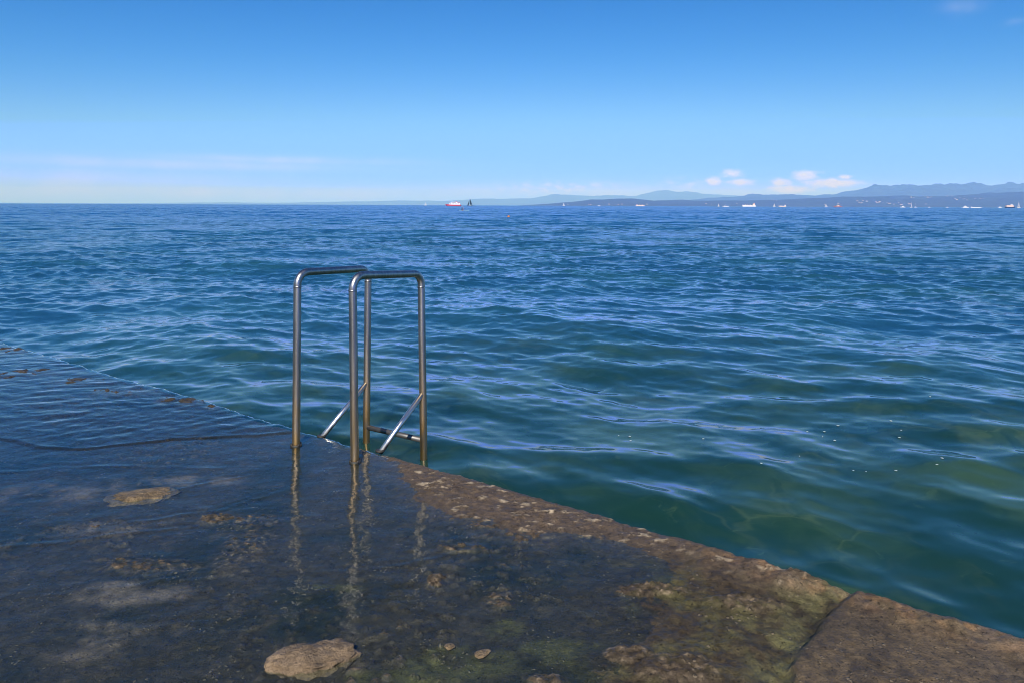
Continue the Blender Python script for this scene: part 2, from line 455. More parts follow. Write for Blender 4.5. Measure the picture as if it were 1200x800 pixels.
    chip = b.math('MULTIPLY', b.maprange(vo.outputs['Distance'], .22, .34, 1, 0), b.maprange(b.noise(P, 6, 4, .6), .50, .60))
    grit = b.math('GREATER_THAN', b.n('ShaderNodeSeparateColor', None, Color=vo.outputs['Color']).outputs[0], .55)
    chip = b.math('MULTIPLY', chip, grit)
    col = b.mix(b.math('MULTIPLY', chip, .65), col, (.21, .165, .11))            # shell grit and worm crusts
    pit = b.maprange(b.noise(P, 75, 3, .7), .60, .68)
    col = b.mix(b.math('MULTIPLY', pit, .65), col, (.012, .011, .008))
    rough = b.math('ADD', b.math('MULTIPLY', dr, .38), b.maprange(g2, .3, .7, .22, .50))
    bmp = b.n('ShaderNodeBump', None, Strength=.9, Distance=.008, Height=b.math('ADD', b.math('SUBTRACT', b.math('MULTIPLY', chip, .5), b.math('MULTIPLY', pit, .5)), b.math('ADD', b.math('MULTIPLY', g2, .7), b.math('MULTIPLY', g1, .45))))
    pr = b.n('ShaderNodeBsdfPrincipled', None, Base_Color=col, Roughness=rough, IOR=1.33, Normal=bmp.outputs[0])
    b.out(pr.outputs[0])
    tag(link('quay', me, m), kind='structure')
quay()

def shore():
    # rising ground behind the photographer
    xs = np.linspace(-140, 140, 120); ys = np.concatenate([np.linspace(0, 8, 20), np.linspace(9, 110, 60)])
    D, A = np.meshgrid(ys, xs, indexing='ij')
    X, Y = A * E[0] + (-(D + 7.9) + C0) * NRM[0], A * E[1] + (-(D + 7.9) + C0) * NRM[1]
    Z = -.03 + .17 * np.maximum(D - 3, 0) * (1 + .4 * fbm(X, Y, .03, 3)) + .05 * fbm(X, Y, .6, 3)
    m, nt = new_mat('shore_ground'); b = N(nt); P = b.pos()
    c = b.mix(b.maprange(b.noise(P, .3, 5), .4, .6), (.20, .17, .125), (.07, .085, .04))
    b.out(b.n('ShaderNodeBsdfPrincipled', None, Base_Color=c, Roughness=.9).outputs[0])
    tag(link('shore', grid_mesh('shore', X, Y, Z), m), kind='structure')
shore()

# ------------------------------------------------------------------ sheet of water lying on the slab
def film():
    s = spaced((-10.5, -5, .025), (-5, .1, .0125), (.1, 1.6, .06))
    t = spaced((-6, -2.6, .06), (-2.6, .10, .0125))
    Tt, Ss = np.meshgrid(t, s, indexing='ij')
    e = edge_off(Ss)
    Tt2 = Tt + e * sstep(-.5, 0, Tt)
    X, Y = st_xy(Ss, Tt2)
    d, sg = line_d(X, Y, BORE)
    wb = .03 * fbm(X, Y, 2.2, 3, off=31) + .012 * fbm(X, Y, 9, 2, off=30)
    sd = d * sg + wb
    far = sstep(-.006, .016, sd)                       # 1 beyond the little bore
    z = .005 * far + .0015 * np.exp(-((sd - .02) / .02) ** 2)
    # ripples: trains running over the slab, stronger where the sea is washing in
    amp = .0006 + .0010 * far * sstep(0, .25, sd) + .0010 * sstep(-1.2, -2.6, Tt) * 0
    rp = np.random.default_rng(5)
    for i in range(26):
        L = math.exp(rp.uniform(math.log(.05), math.log(.30)))
        th = math.radians(rp.normal(80, 38)); k = 6.283 / L
        env = np.clip(.6 + .9 * fbm(X, Y, .8, 2, off=40 + i), 0, 1.6)
        z += amp * .27 * (L / .14) * env * np.cos(k * (math.cos(th) * X + math.sin(th) * Y) + rp.uniform(0, 6.28) + 2.6 * fbm(X, Y, 1.6, 3, off=60 + i))
    ca, sa = math.cos(math.radians(14)), math.sin(math.radians(14))
    U, V = X * ca + Y * sa, -X * sa + Y * ca
    U2, V2 = U + .15 * fbm(X, Y, 1.5, 2, off=90), V + .10 * fbm(X, Y, 2.0, 3, off=91)
    z += far * sstep(0, .2, sd) * (.0040 * (1 - np.abs(fbm(U2 * .55, V2 * 1.3, 2.2, 3, .5, off=92))) ** 2 + .0017 * fbm(U2 * .7, V2, 10, 4, .55, off=93)) * np.clip(.7 + .9 * fbm(X, Y, .9, 2, off=94), .15, 1.3)
    # single ripple crests travelling over the still part
    def crest(pts, hgt, wid):
        nonlocal z
        dd, s2 = line_d(X, Y, [tuple(ground(x, y).xy) for x, y in pts])
        q = dd * np.where(s2 == 0, 1, s2) + .02 * fbm(X, Y, 5, 2, off=70 + pts[0][0] * .1)
        end = np.clip(fbm(X, Y, 2.0, 2, off=pts[0][1]) * .9 + .75, 0, 1.3)
        m = sstep(.35, .0, dd)
        z += .55 * m * end * hgt * np.exp(-(q / (wid * .7)) ** 2)
        z += .3 * m * end * hgt * np.exp(-((q - 2.6 * wid) / wid) ** 2)
    crest([(-80, 650), (0, 642), (90, 632), (160, 622), (225, 618)], .0042, .022)
    crest([(150, 612), (260, 598), (330, 576)], .003, .020)
    crest([(370, 672), (420, 668), (470, 662), (540, 646), (560, 645)], .0042, .018)
    crest([(200, 575), (290, 556), (350, 548)], .003, .022)
    crest([(20, 700), (120, 690), (240, 676)], .0028, .02)
    crest([(-40, 762), (100, 742), (260, 726), (330, 700)], .003, .02)
    crest([(470, 712), (540, 722), (580, 726)], .003, .014)
    crest([(0, 553), (120, 545), (260, 548)], .003, .03)
    crest([(380, 712), (430, 700), (480, 700)], .0024, .014)
    # at the edge it pours over into the sea on the left, on the right it runs out on the rim
    z -= sstep(-.03, .10, Tt) * .28
    z -= .05 * sstep(-1.05, -.55, Ss)
    me = grid_mesh('puddle', X, Y, z)
    m, nt = new_mat('film_of_water'); b = N(nt)
    P = b.pos()
    hh = b.math('ADD', b.math('MULTIPLY', b.noise(b.vmath('MULTIPLY', P, (.7, 1.2, 0)), 9, 4, .55), 1.0), b.math('MULTIPLY', b.noise(P, 45, 2, .5), .16))
    bmp = b.n('ShaderNodeBump', None, Strength=1.0, Distance=.0034, Height=hh).outputs[0]
    inc = b.n('ShaderNodeNewGeometry').outputs['Incoming']
    cs = b.math('ABSOLUTE', b.n('ShaderNodeVectorMath', {'operation': 'DOT_PRODUCT'}, i0=bmp, i1=inc).outputs['Value'])
    fr = b.math('ADD', b.math('MULTIPLY', b.math('POWER', b.math('SUBTRACT', 1.0, cs, True), 5.0), .98), .02)   # Schlick, the same from both sides
    gl = b.n('ShaderNodeBsdfGlossy', None, Color=(1, 1, 1, 1), Roughness=.01, Normal=bmp)
    tr = b.n('ShaderNodeBsdfTransparent', None, Color=(.80, .87, .86, 1))
    mx = b.n('ShaderNodeMixShader', None, i0=fr, i1=tr.outputs[0], i2=gl.outputs[0])
    b.out(mx.outputs[0])
    tag(link('puddle', me, m), kind='structure')
film()

# ------------------------------------------------------------------ bathing ladder
def sweep(bm, pts, r, seg=20, cap=True):
    pts = [Vector(p) for p in pts]; rings = []
    nrm = None
    for i, p in enumerate(pts):
        tn = ((pts[i + 1] - p) if i == 0 else (p - pts[i - 1]) if i == len(pts) - 1 else (pts[i + 1] - pts[i - 1])).normalized()
        if nrm is None:
            nrm = tn.orthogonal().normalized()
        nrm = (nrm - tn * nrm.dot(tn)).normalized(); bi = tn.cross(nrm)
        rad = r[i] if hasattr(r, '__len__') else r
        rings.append([bm.verts.new(p + (nrm * math.cos(a) + bi * math.sin(a)) * rad) for a in [2 * math.pi * k / seg for k in range(seg)]])
    for A, B in zip(rings, rings[1:]):
        for k in range(seg): bm.faces.new((A[k], A[(k + 1) % seg], B[(k + 1) % seg], B[k]))
    if cap:
        bm.faces.new(rings[0][::-1]); bm.faces.new(rings[-1])
def bend(path, rad, n=9):
    out = [Vector(path[0])]
    for i in range(1, len(path) - 1):
        p = Vector(path[i]); a = (Vector(path[i - 1]) - p).normalized(); c = (Vector(path[i + 1]) - p).normalized()
        ang = a.angle(c); tl = rad / math.tan(ang / 2)
        p0, p1 = p + a * tl, p + c * tl
        cen = p + (a + c).normalized() * (rad / math.sin(ang / 2))
        v0, v1 = p0 - cen, p1 - cen; om = v0.angle(v1)
        for k in range(n + 1):
            q = k / n
            out.append(cen + (v0 * math.sin((1 - q) * om) + v1 * math.sin(q * om)) / math.sin(om))
    out.append(Vector(path[-1])); return out
def dense(pts, step=.08):
    out = []
    for a, c in zip(pts, pts[1:]):
        n = max(1, int((c - a).length / step))
        out += [a.lerp(c, k / n) for k in range(n)]
    return out + [pts[-1]]

def steel():
    m, nt = new_mat('stainless_steel'); b = N(nt)
    P = b.pos(); z = b.n('ShaderNodeSeparateXYZ', None, Vector=P).outputs[2]
    g = b.noise(b.vmath('MULTIPLY', P, (60, 60, 3)), 1.0, 4, .6)
    g2 = b.noise(b.vmath('MULTIPLY', P, (30, 30, 6)), 1.0, 5, .65)
    stain = b.math('MULTIPLY', b.maprange(b.math('ADD', z, b.math('MULTIPLY', g2, .5)), 1.15, .15), b.maprange(g2, .30, .62, .5, 1.0))
    col = b.mix(b.maprange(g, .3, .7), (.34, .335, .325), (.48, .47, .45))
    col = b.mix(stain, col, (.42, .255, .085))
    ro = b.math('ADD', b.maprange(g, .3, .7, .30, .40), b.math('MULTIPLY', stain, .12))
    bmp = b.n('ShaderNodeBump', None, Strength=.12, Distance=.0006, Height=g2)
    pr = b.n('ShaderNodeBsdfPrincipled', None, Base_Color=col, Roughness=ro, Metallic=1.0, Normal=bmp.outputs[0])
    b.out(pr.outputs[0]); return m
def bright_steel():
    m, nt = new_mat('clean_steel'); b = N(nt)
    P = b.pos(); g = b.noise(b.vmath('MULTIPLY', P, (40, 40, 8)), 1.0, 4, .6)
    pr = b.n('ShaderNodeBsdfPrincipled', None, Base_Color=b.mix(g, (.60, .60, .58), (.74, .73, .70)), Roughness=b.maprange(g, .3, .7, .28, .42), Metallic=1.0)
    b.out(pr.outputs[0]); return m
STEEL, BRIGHT = steel(), bright_steel()
DULL = paint('dull_steel', (.16, .155, .15), .5, .8)
DARKM = paint('grey_flange', (.03, .027, .022), .6, .2)

def ladder():
    na, fa = ground(416, 540), ground(347, 521)         # feet of the two front posts
    org = (na + fa) / 2; org.z = 0
    root = empty('bathing_ladder', org)
    tag(root, 'stainless steel bathing ladder with two tall hoop handrails standing on the wet quay edge', 'ladder')
    R_ = .0235
    along = (fa - na).normalized(); outw = Vector((-along.y, along.x, 0))
    if outw.dot(Vector((NRM[0], NRM[1], 0))) < 0: outw = -outw
    reach = .595
    tops = []
    for foot, zt, zr, lean_t, lean_b in ((na, 1.050, 1.012, -.012, .030), (fa, 1.040, 1.020, .010, -.004)):
        f0 = Vector((foot.x, foot.y, -.07)) - org; ft = Vector((foot.x, foot.y, zt)) - org
        lean = Vector((lean_t, 0, 0)); lb = Vector((lean_b, 0, 0))
        rt = Vector((foot.x, foot.y, zr)) + outw * reach - org + lean
        rb = Vector((foot.x, foot.y, -1.25)) + outw * reach - org + lb
        ftop = ft + Vector((-.018 if foot is na else .004, 0, 0))
        bm = bmesh.new()
        sweep(bm, dense(bend([f0, ftop, rt, rb], .075)), R_, 24)
        rail = obj('handrail', bm, STEEL, root, True)
        # weld seams where the bends are joined on
        for p, dd in ((ftop - Vector((0, 0, .085)), Vector((0, 0, .004))), (rt - Vector((0, 0, .085)), Vector((0, 0, .004)))):
            bm = bmesh.new(); sweep(bm, [p - dd, p + dd], R_ + .0012, 24)
            obj('weld_seam', bm, STEEL, rail, True)
        # flange under the front post
        bm = bmesh.new()
        zt0 = .002
        sweep(bm, [f0 * 1.0 + Vector((0, 0, .055)), f0 + Vector((0, 0, .076))], [.034, .034], 24)
        for k in range(4):
            a = math.radians(45 + 90 * k)
            c = f0 + Vector((math.cos(a) * .030, math.sin(a) * .030, .068))
            sweep(bm, [c, c + Vector((0, 0, .014))], .006, 6)
        obj('flange', bm, DARKM, root, True)
        # slanting brace from the slab up to the rear post
        fb = foot + outw * (.205 if foot is na else .20); fb.z = -.012
        kz = (.245 + 1.25) / (zr + 1.25)
        ub = rb.lerp(rt, kz) - outw * .012
        bm = bmesh.new(); sweep(bm, [fb - org, ub], .0165, 18)
        brace = obj('brace', bm, BRIGHT, root, True)
        bm = bmesh.new(); c = fb - org
        sweep(bm, [c + Vector((0, 0, .006)), c + Vector((0, 0, .016))], .027, 18)
        obj('foot_plate', bm, DARKM, brace, True)
        tops.append((rt, rb))
    for z in (-.05, -.33, -.61, -.89):
        p = [rb.lerp(rt, (z + 1.25) / (rt.z + 1.25)) for rt, rb in tops]
        bm = bmesh.new(); sweep(bm, p, .0175, 18)
        obj('rung', bm, DULL, root, True)
ladder()

# ------------------------------------------------------------------ stones lying on the slab
def stone_mat(name, c1, c2):
    m, nt = new_mat(name); b = N(nt); P = b.pos()
    g = b.noise(P, 40, 6, .65); g2 = b.noise(P, 11, 4, .6)
    c = b.mix(b.maprange(g, .3, .7), c1, c2); c = b.mix(1.0, c, b.maprange(g2, .3, .7, .55, 1.3), 'MULTIPLY'); c = b.mix(b.maprange(b.noise(P, 110, 3, .7), .56, .66, 0, .6), c, (.03, .025, .018))
    bmp = b.n('ShaderNodeBump', None, Strength=1.0, Distance=.010, Height=b.math('ADD', b.math('ADD', g, g2), b.noise(P, 140, 3, .7)))
    b.out(b.n('ShaderNodeBsdfPrincipled', None, Base_Color=c, Roughness=.55, Normal=bmp.outputs[0]).outputs[0]); return m
STONE = stone_mat('brown_stone', (.125, .084, .046), (.235, .165, .098))
STONE2 = stone_mat('ochre_stone', (.12, .080, .038), (.22, .155, .082))
def stone(name, px, py, wx, dy, hz, sink, rz, mat, label, group=None, seed=0, sub=5):
    c = ground(px, py)
    rx = wx / 2 * c.y / F
    bm = bmesh.new(); bmesh.ops.create_icosphere(bm, subdivisions=sub, radius=1)
    off = Vector((seed * 3.7, seed * 1.3, seed * 7.1))
    for v in bm.verts:
        q = v.co.copy()
        q *= 1 + .34 * mnoise.noise(q * 1.3 + off) + .20 * abs(mnoise.noise(q * 2.4 + off)) + .12 * mnoise.noise(q * 5 + off) + .05 * mnoise.noise(q * 13 + off)
        q.z += .10 * abs(mnoise.noise(q * 9 + off))
        v.co = Vector((q.x * rx, q.y * dy / 2, q.z * hz))
    o = obj(name, bm, mat, None, True)
    o.location = (c.x, c.y, sink); o.rotation_euler = (0, 0, rz)
    return tag(o, label, 'stone', group)
stone('stone', 368, 770, 92, .16, .046, -.016, .12, STONE, 'brown lump of stone standing out of the shallow water at the front of the quay', seed=1)
stone('stone', 166, 579, 70, .19, .024, -.014, .35, STONE2, 'flat ochre stone barely showing above the water behind the crusty patches left of the ladder', seed=2)
for i, (px, py, wx, dy, lab) in enumerate([(527, 757, 11, .030, 'small pale stone chip in the shallow water right of the brown lump'),
                                           (565, 765, 20, .035, 'long ochre stone chip in the shallow water nearest the front')]):
    stone('stone_chip', px, py, wx, dy, .005, .0005, .7 * i, STONE2, lab, 'stone chips on the quay', seed=5 + i, sub=4)

# ------------------------------------------------------------------ flecks of foam on the sea
def sea_z(x, y):
    i = np.argmin((SX - x) ** 2 + (SY - y) ** 2); return SZ.ravel()[i]
def foam():
    bm = bmesh.new(); rg = random.Random(4)
    pts = [(725, 510), (738, 511), (739, 517), (824, 517), (946, 501), (964, 507), (966, 501), (982, 495), (1044, 491), (1056, 502), (1054, 509), (978, 512), (892, 553), (1000, 551), (1098, 546), (1104, 539), (1015, 552), (937, 535), (1050, 551), (1008, 700), (1090, 470)]
    for px, py in pts:
        c = ground(px, py, SEA); z = sea_z(c.x, c.y) + .006
        rx = rg.uniform(.7, 1.7) * c.y / F; n = 10
        ring = [bm.verts.new((c.x + math.cos(a) * rx * rg.uniform(.7, 1.2) * 1.1, c.y + math.sin(a) * rx * rg.uniform(.7, 1.2), z - .002)) for a in [6.283 * k / n for k in range(n)]]
        tp = bm.verts.new((c.x, c.y, z + rx * .15))
        for k in range(n): bm.faces.new((ring[k], ring[(k + 1) % n], tp))
    tag(obj('foam_flecks', bm, paint('foam', (.40, .44, .42), .7), None, True), kind='stuff')
foam()

# ------------------------------------------------------------------ hills over the water
def ridge(name, pts, depth_m, thick, mat, seed, rough=1.0):
    """terrain strip: skyline given as (px, py) over the sea, at its real distance"""
    xs = np.array([p[0] for p in pts], float); ys = np.array([p[1] for p in pts], float)
    n = 420; m = 40
    px = np.linspace(xs[0], xs[-1], n); py = np.interp(px, xs, ys)
    u = (px - 600) / F
    hz = HORIZON + u * F * math.tan(-ROLL)
    hgt = np.maximum((hz - py) / F * depth_m, 0)
    z0 = np.zeros_like(px)
    hgt = hgt * (1 + .035 * rough * fbm(px, z0 + seed, .035, 5, .6)) 
    v = np.linspace(0, 1, m)
    V, U = np.meshgrid(v, u, indexing='ij'); Hh = np.tile(hgt, (m, 1))
    prof = np.where(V < .72, np.sin(np.clip(V / .72, 0, 1) * math.pi / 2) ** .9, np.cos((V - .72) / .28 * math.pi / 2) ** .7)
    Y = depth_m - thick * .72 + V * thick
    X = U * depth_m * (1 + (V - .72) * thick / depth_m * .4)
    spur = 1 + .28 * rough * fbm(X, Y * 1.3, 1 / 700, 4, .55, off=seed) * np.sin(np.clip(V, 0, 1) * math.pi) * (V < .70)
    Z = SEA - 1.5 + (Hh + 1.5) * prof * spur
    me = grid_mesh(name, X, Y, Z)
    tag(link(name, me, mat), kind='structure')
    return X, Y, Z
def hill_mat(name, c1, c2, sc):
    m, nt = new_mat(name); b = N(nt); P = b.pos()
    g = b.noise(P, sc, 7, .65); c = b.mix(b.maprange(g, .35, .65), c1, c2)
    b.out(b.n('ShaderNodeBsdfPrincipled', None, Base_Color=c, Roughness=.9).outputs[0]); return m
HILL = hill_mat('hill_woods', (.014, .024, .012), (.040, .048, .026), .012)
RX, RY, RZ = ridge('coastal_hills', [(560, 243), (640, 239.5), (668, 237), (690, 234.5), (735, 233), (760, 235.5), (790, 235), (830, 235.5), (900, 235), (950, 232.5), (1000, 231.5), (1060, 230.5), (1110, 230), (1150, 227.5), (1200, 226), (1260, 224), (1340, 226), (1500, 238)], 9000, 2600, HILL, 3)
ridge('hills', [(740, 242), (790, 236), (850, 231.5), (880, 229), (940, 229.5), (975, 230), (990, 226), (1020, 219.5), (1045, 218.5), (1060, 219.5), (1090, 217), (1120, 217.5), (1150, 218.2), (1170, 217), (1200, 219), (1260, 220), (1400, 226), (1540, 240)], 16000, 5000, HILL, 5)
ridge('far_hills', [(-160, 238.5), (-60, 237.5), (60, 238), (140, 238.5), (260, 237.5), (330, 238), (420, 236.5), (470, 235.5), (520, 236), (560, 233.5), (620, 233), (650, 228), (690, 230.5), (720, 229.5), (745, 230), (775, 223.5), (800, 225.5), (840, 229), (900, 231), (1000, 235)], 29000, 4500, HILL, 8, .6)

# pale buildings on the far hillside and along its shore
def town():
    rg = random.Random(21)
    walls = [paint('pale_wall', (.30, .28, .25), .8), paint('white_wall', (.38, .37, .36), .8)]
    roofm = paint('tiled_roof', (.30, .16, .10), .8)
    protos = []
    def house(w_, d_, h_, wall):
        bm = bmesh.new()
        q = [(-w_, -d_), (w_, -d_), (w_, d_), (-w_, d_)]
        lo = [bm.verts.new((x, y, -12)) for x, y in q]; hi = [bm.verts.new((x, y, h_)) for x, y in q]
        for k in range(4): bm.faces.new((lo[k], lo[(k + 1) % 4], hi[(k + 1) % 4], hi[k]))
        r1, r2 = bm.verts.new((-w_ * .9, 0, h_ + d_ * .5)), bm.verts.new((w_ * .9, 0, h_ + d_ * .5))
        fs = [bm.faces.new((hi[0], hi[1], r2, r1)), bm.faces.new((hi[2], hi[3], r1, r2)), bm.faces.new((hi[1], hi[2], r2)), bm.faces.new((hi[3], hi[0], r1))]
        for f in fs: f.material_index = 1
        me = bpy.data.meshes.new('distant_house'); bm.normal_update(); bm.to_mesh(me); bm.free()
        me.materials.append(wall); me.materials.append(roofm); return me
    meshes = [house(rg.uniform(6, 15), rg.uniform(5, 8), rg.uniform(4, 9), walls[k % 2]) for k in range(7)]
    spots = []
    def cluster(px, py, n, sx, sy):
        for _ in range(n): spots.append((rg.gauss(px, sx), rg.gauss(py, sy)))
    cluster(1047, 237.5, 6, 5, .5); cluster(1054, 238, 5, 7, .6); cluster(1024, 238.5, 3, 2, .4); cluster(1038, 236, 3, 3, .4)
    cluster(1085, 239.5, 5, 9, .5); cluster(1150, 232, 4, 4, .4); cluster(1160, 234, 7, 7, .8); cluster(1176, 230.8, 3, 3, .3)
    cluster(1126, 231.5, 4, 3, .2); cluster(1188, 233.5, 3, 4, .5); cluster(941, 235, 2, 1, .3)
    cluster(715, 240.3, 8, 28, .25); cluster(845, 239, 3, 20, .5); cluster(970, 240, 3, 30, .4)
    for px, py in spots:
        u = (px - 600) / F
        # drop each house on the slope where its sight line meets the hillside
        col = int(np.argmin(abs(RX[0] / RY[0] - u)))
        want = -(py - HORIZON) / F - u * math.sin(ROLL)
        elev = (RZ[:28, col] - EYE) / RY[:28, col]
        row = int(np.argmin(abs(elev - max(want, .0006))))
        me = rg.choice(meshes)
        o = bpy.data.objects.new('distant_house', me); COL.objects.link(o)
        o.location = (RX[row, col] + rg.uniform(-15, 15), RY[row, col], RZ[row, col]); o.rotation_euler = (0, 0, rg.uniform(-.7, .7))
        s_ = rg.uniform(.55, .95); o.scale = (s_, s_, s_)
        if py < 235.6: lab = 'tiny pale house high up on the hazy hillside across the water'
        elif px < 900: lab = 'tiny pale building along the low distant shore left of the big hills'
        else: lab = 'tiny pale house low on the hazy slope just above the distant waterline'
        tag(o, lab, 'house', 'houses on the far shore')
town()

# ------------------------------------------------------------------ boats
WHITE = paint('white_paint', (.80, .80, .78), .4)
RED = paint('red_paint', (.55, .05, .05), .4)
NAVY = paint('navy_paint', (.02, .03, .07), .4)
BLACK = paint('dark_glass', (.02, .025, .03), .2)
RUST = paint('rust_red_paint', (.30, .12, .07), .6)
CREAM = paint('cream_paint', (.70, .55, .42), .5)
ORANGE = paint('orange_paint', (.70, .22, .05), .5)
SAILW = paint('white_sailcloth', (.80, .80, .80), .8)
SAILD = paint('dark_sailcloth', (.015, .035, .03), .8)
TEAL = paint('teal_board', (.45, .68, .66), .4)
def hull_bm(L, B, H, bow=.35, z0=-.3, sheer=.25, n=18):
    """a boat hull: pointed bow (+x), flared sides, flat stern, sheer line"""
    bm = bmesh.new(); rows = []
    for i in range(n + 1):
        x = -L / 2 + L * i / n; q = i / n
        wid = B / 2 * (1 if q < 1 - bow else max(.02, 1 - ((q - (1 - bow)) / bow) ** 2)) * (.88 + .12 * min(1, q * 4))
        top = H * (1 + sheer * max(0, (q - .45) / .55) ** 2)
        xr = x + (.0 if q < .8 else .06 * L * (q - .8) / .2)
        rows.append([bm.verts.new((x, wid * .15, z0 * H)), bm.verts.new((x, wid * .82, .1 * H)), bm.verts.new((xr, wid, top)),
                     bm.verts.new((xr, -wid, top)), bm.verts.new((x, -wid * .82, .1 * H)), bm.verts.new((x, -wid * .15, z0 * H))])
    for A, B_ in zip(rows, rows[1:]):
        for k in range(6): bm.faces.new((A[k], A[(k + 1) % 6], B_[(k + 1) % 6], B_[k]))
    bm.faces.new(rows[0][::-1]); bm.faces.new(rows[-1])
    return bm
def box(bm, x0, x1, y0, y1, z0, z1, rake0=0, rake1=0, tum=.0):
    v = []
    for z, k in ((z0, 0), (z1, 1)):
        yy = tum * k
        v.append([bm.verts.new(p) for p in ((x0 + rake0 * k, y0 + yy, z), (x1 - rake1 * k, y0 + yy, z), (x1 - rake1 * k, y1 - yy, z), (x0 + rake0 * k, y1 - yy, z))])
    a, c = v
    for k in range(4): bm.faces.new((a[k], a[(k + 1) % 4], c[(k + 1) % 4], c[k]))
    bm.faces.new(a[::-1]); bm.faces.new(c)
def bx(*a, **k):
    bm = bmesh.new(); box(bm, *a, **k); return bm
def place(name, px, dist, rz=0):
    r = ray(px, 241); return empty(name, (r.x * dist, dist, SEA), rz)
def flip(facing): return 0 if facing > 0 else math.pi
def pole(parent, name, p, q, r, mat):
    bm = bmesh.new(); sweep(bm, [p, q], r, 8); return obj(name, bm, mat, parent, True)

def ferry():
    r = place('ferry', 531.5, 1350, math.pi + .12)
    tag(r, 'red hulled white excursion ship with a dark bow on the horizon', 'ship')
    obj('hull', hull_bm(29, 7.5, 2.6, .3, -.4, .5), RED, r)
    obj('bow_panel', bx(10.2, 14.2, -1.3, 1.3, .3, 3.2, 0, -.6), NAVY, r)
    d = obj('main_deckhouse', bx(-12.5, 9.5, -3.4, 3.4, 2.62, 5.6, .5, 2.0, .1), WHITE, r)
    for x in range(-10, 7, 3):
        obj('window', bx(x, x + 1.9, -3.46, 3.46, 3.9, 4.8), BLACK, d)
    u = obj('upper_deckhouse', bx(-7, 6, -2.9, 2.9, 5.62, 7.7, .4, 1.8, .15), WHITE, r)
    obj('window', bx(-4.5, 4.3, -2.95, 2.95, 6.2, 7.1), BLACK, u)
    obj('railing', bx(-12, -7.3, -3.1, 3.1, 5.62, 6.6), RED, r)
    obj('funnel', bx(-6, -4.2, -.7, .7, 7.72, 9.2, .3, 0), RED, r)
    pole(r, 'mast', (2, 0, 7.7), (1.4, 0, 11), .12, WHITE)
def sail_tri(p, q, t, bulge, mat, name, parent, n=10):
    p, q, t = Vector(p), Vector(q), Vector(t); bm = bmesh.new(); rows = []
    for i in range(n + 1):
        a, c = p.lerp(t, i / n), q.lerp(t, i / n)
        rows.append([bm.verts.new(a.lerp(c, j / 6) + Vector((0, bulge * math.sin(math.pi * j / 6) * (1 - i / n), 0))) for j in range(7)])
    for A, B_ in zip(rows, rows[1:]):
        for j in range(6): bm.faces.new((A[j], A[j + 1], B_[j + 1], B_[j]))
    bmesh.ops.solidify(bm, geom=bm.faces[:], thickness=.03)
    return obj(name, bm, mat, parent, True)
def sail_boat(px, dist, L, Hm, hullm, sailm, label, facing=1, jib=True, yaw=.25, group=None):
    r = place('sailing_boat', px, dist, flip(facing) + yaw)
    tag(r, label, 'sailboat', group)
    obj('hull', hull_bm(L, L * .28, L * .10, .6, -.4, .35), hullm, r)
    obj('cabin', bx(-L * .12, L * .16, -L * .08, L * .08, L * .10, L * .15, .2, .5, .1), WHITE if hullm is not WHITE else CREAM, r)
    pole(r, 'mast', (L * .08, 0, L * .09), (L * .06, 0, Hm), L * .010, hullm)
    pole(r, 'boom', (L * .08, 0, L * .22), (-L * .36, 0, L * .21), L * .008, hullm)
    sail_tri((L * .06, 0, L * .24), (-L * .34, 0, L * .23), (L * .02, 0, Hm * .97), .5, sailm, 'mainsail', r)
    if jib: sail_tri((L * .50, 0, L * .14), (L * .22, 0, L * .20), (L * .12, 0, Hm * .84), .5, sailm, 'jib', r)
    return r
ferry()
sail_boat(551, 1500, 12.5, 16.5, NAVY, SAILD, 'dark sailing boat with two dark green sails just right of the red ship', -1, True, .2)
sail_boat(498.5, 3200, 12, 15, WHITE, SAILW, 'tiny white sail alone on the horizon left of the red ship', 1)
sail_boat(1068, 2400, 11, 20, WHITE, SAILW, 'white sailing boat leaning left among small motor boats below the hills', -1, False, .5)
sail_boat(1194, 2000, 13, 19, WHITE, SAILW, 'white sailing boat with a broad sail at the right end of the horizon', -1, True, .4)
sail_boat(660.5, 3200, 11, 15, WHITE, SAILW, 'tiny white sail at the left end of the low pale shore', 1)
sail_boat(968, 2800, 13, 13, WHITE, SAILW, 'white boat with a low broad sail left of the brown workboat', 1)
sail_boat(907.5, 3000, 12, 15, WHITE, SAILW, 'tiny white sail a little right of the white cargo ship', -1)
sail_boat(842, 3600, 11, 16, WHITE, SAILW, 'tiny white sail just left of the low white motor boat', 1)

def motor_boat(px, dist, L, label, facing=1, hullm=None, low=False, group=None):
    r = place('motor_boat', px, dist, flip(facing) + .15)
    tag(r, label, 'boat', group); hm = hullm or WHITE
    obj('hull', hull_bm(L, L * .27, L * .10, .5, -.4, .3), hm, r)
    c = obj('cabin', bx(-L * .22, L * .20, -L * .10, L * .10, L * .10, L * (.17 if low else .21), .3, L * .09, .1), WHITE, r)
    obj('window', bx(-L * .18, L * .11, -L * .104, L * .104, L * .13, L * .165), BLACK, c)
    if not low:
        obj('flybridge', bx(-L * .16, L * .06, -L * .07, L * .07, L * .212, L * .27, .2, L * .04, .1), WHITE, r)
    pole(r, 'mast', (-L * .05, 0, L * .16), (-L * .08, 0, L * .36), L * .008, WHITE)
motor_boat(850.5, 2300, 21, 'low white motor boat left of the white cargo ship', 1, low=True)
motor_boat(1058, 2500, 18, 'white motor boat just left of the slim sail that leans', -1)
motor_boat(1073, 2800, 13, 'white motor boat just right of the slim sail that leans', 1)
motor_boat(1110, 3000, 12, 'tiny white motor boat alone between the slim sail and the white yacht', 1)
motor_boat(1131.5, 1900, 20, 'white yacht with a stepped cabin beside the long low white barge', 1)
motor_boat(1172, 2600, 16, 'white motor boat just left of the cream and black ship', 1)
motor_boat(702, 3200, 14, 'tiny white boat off the low pale shore', 1)
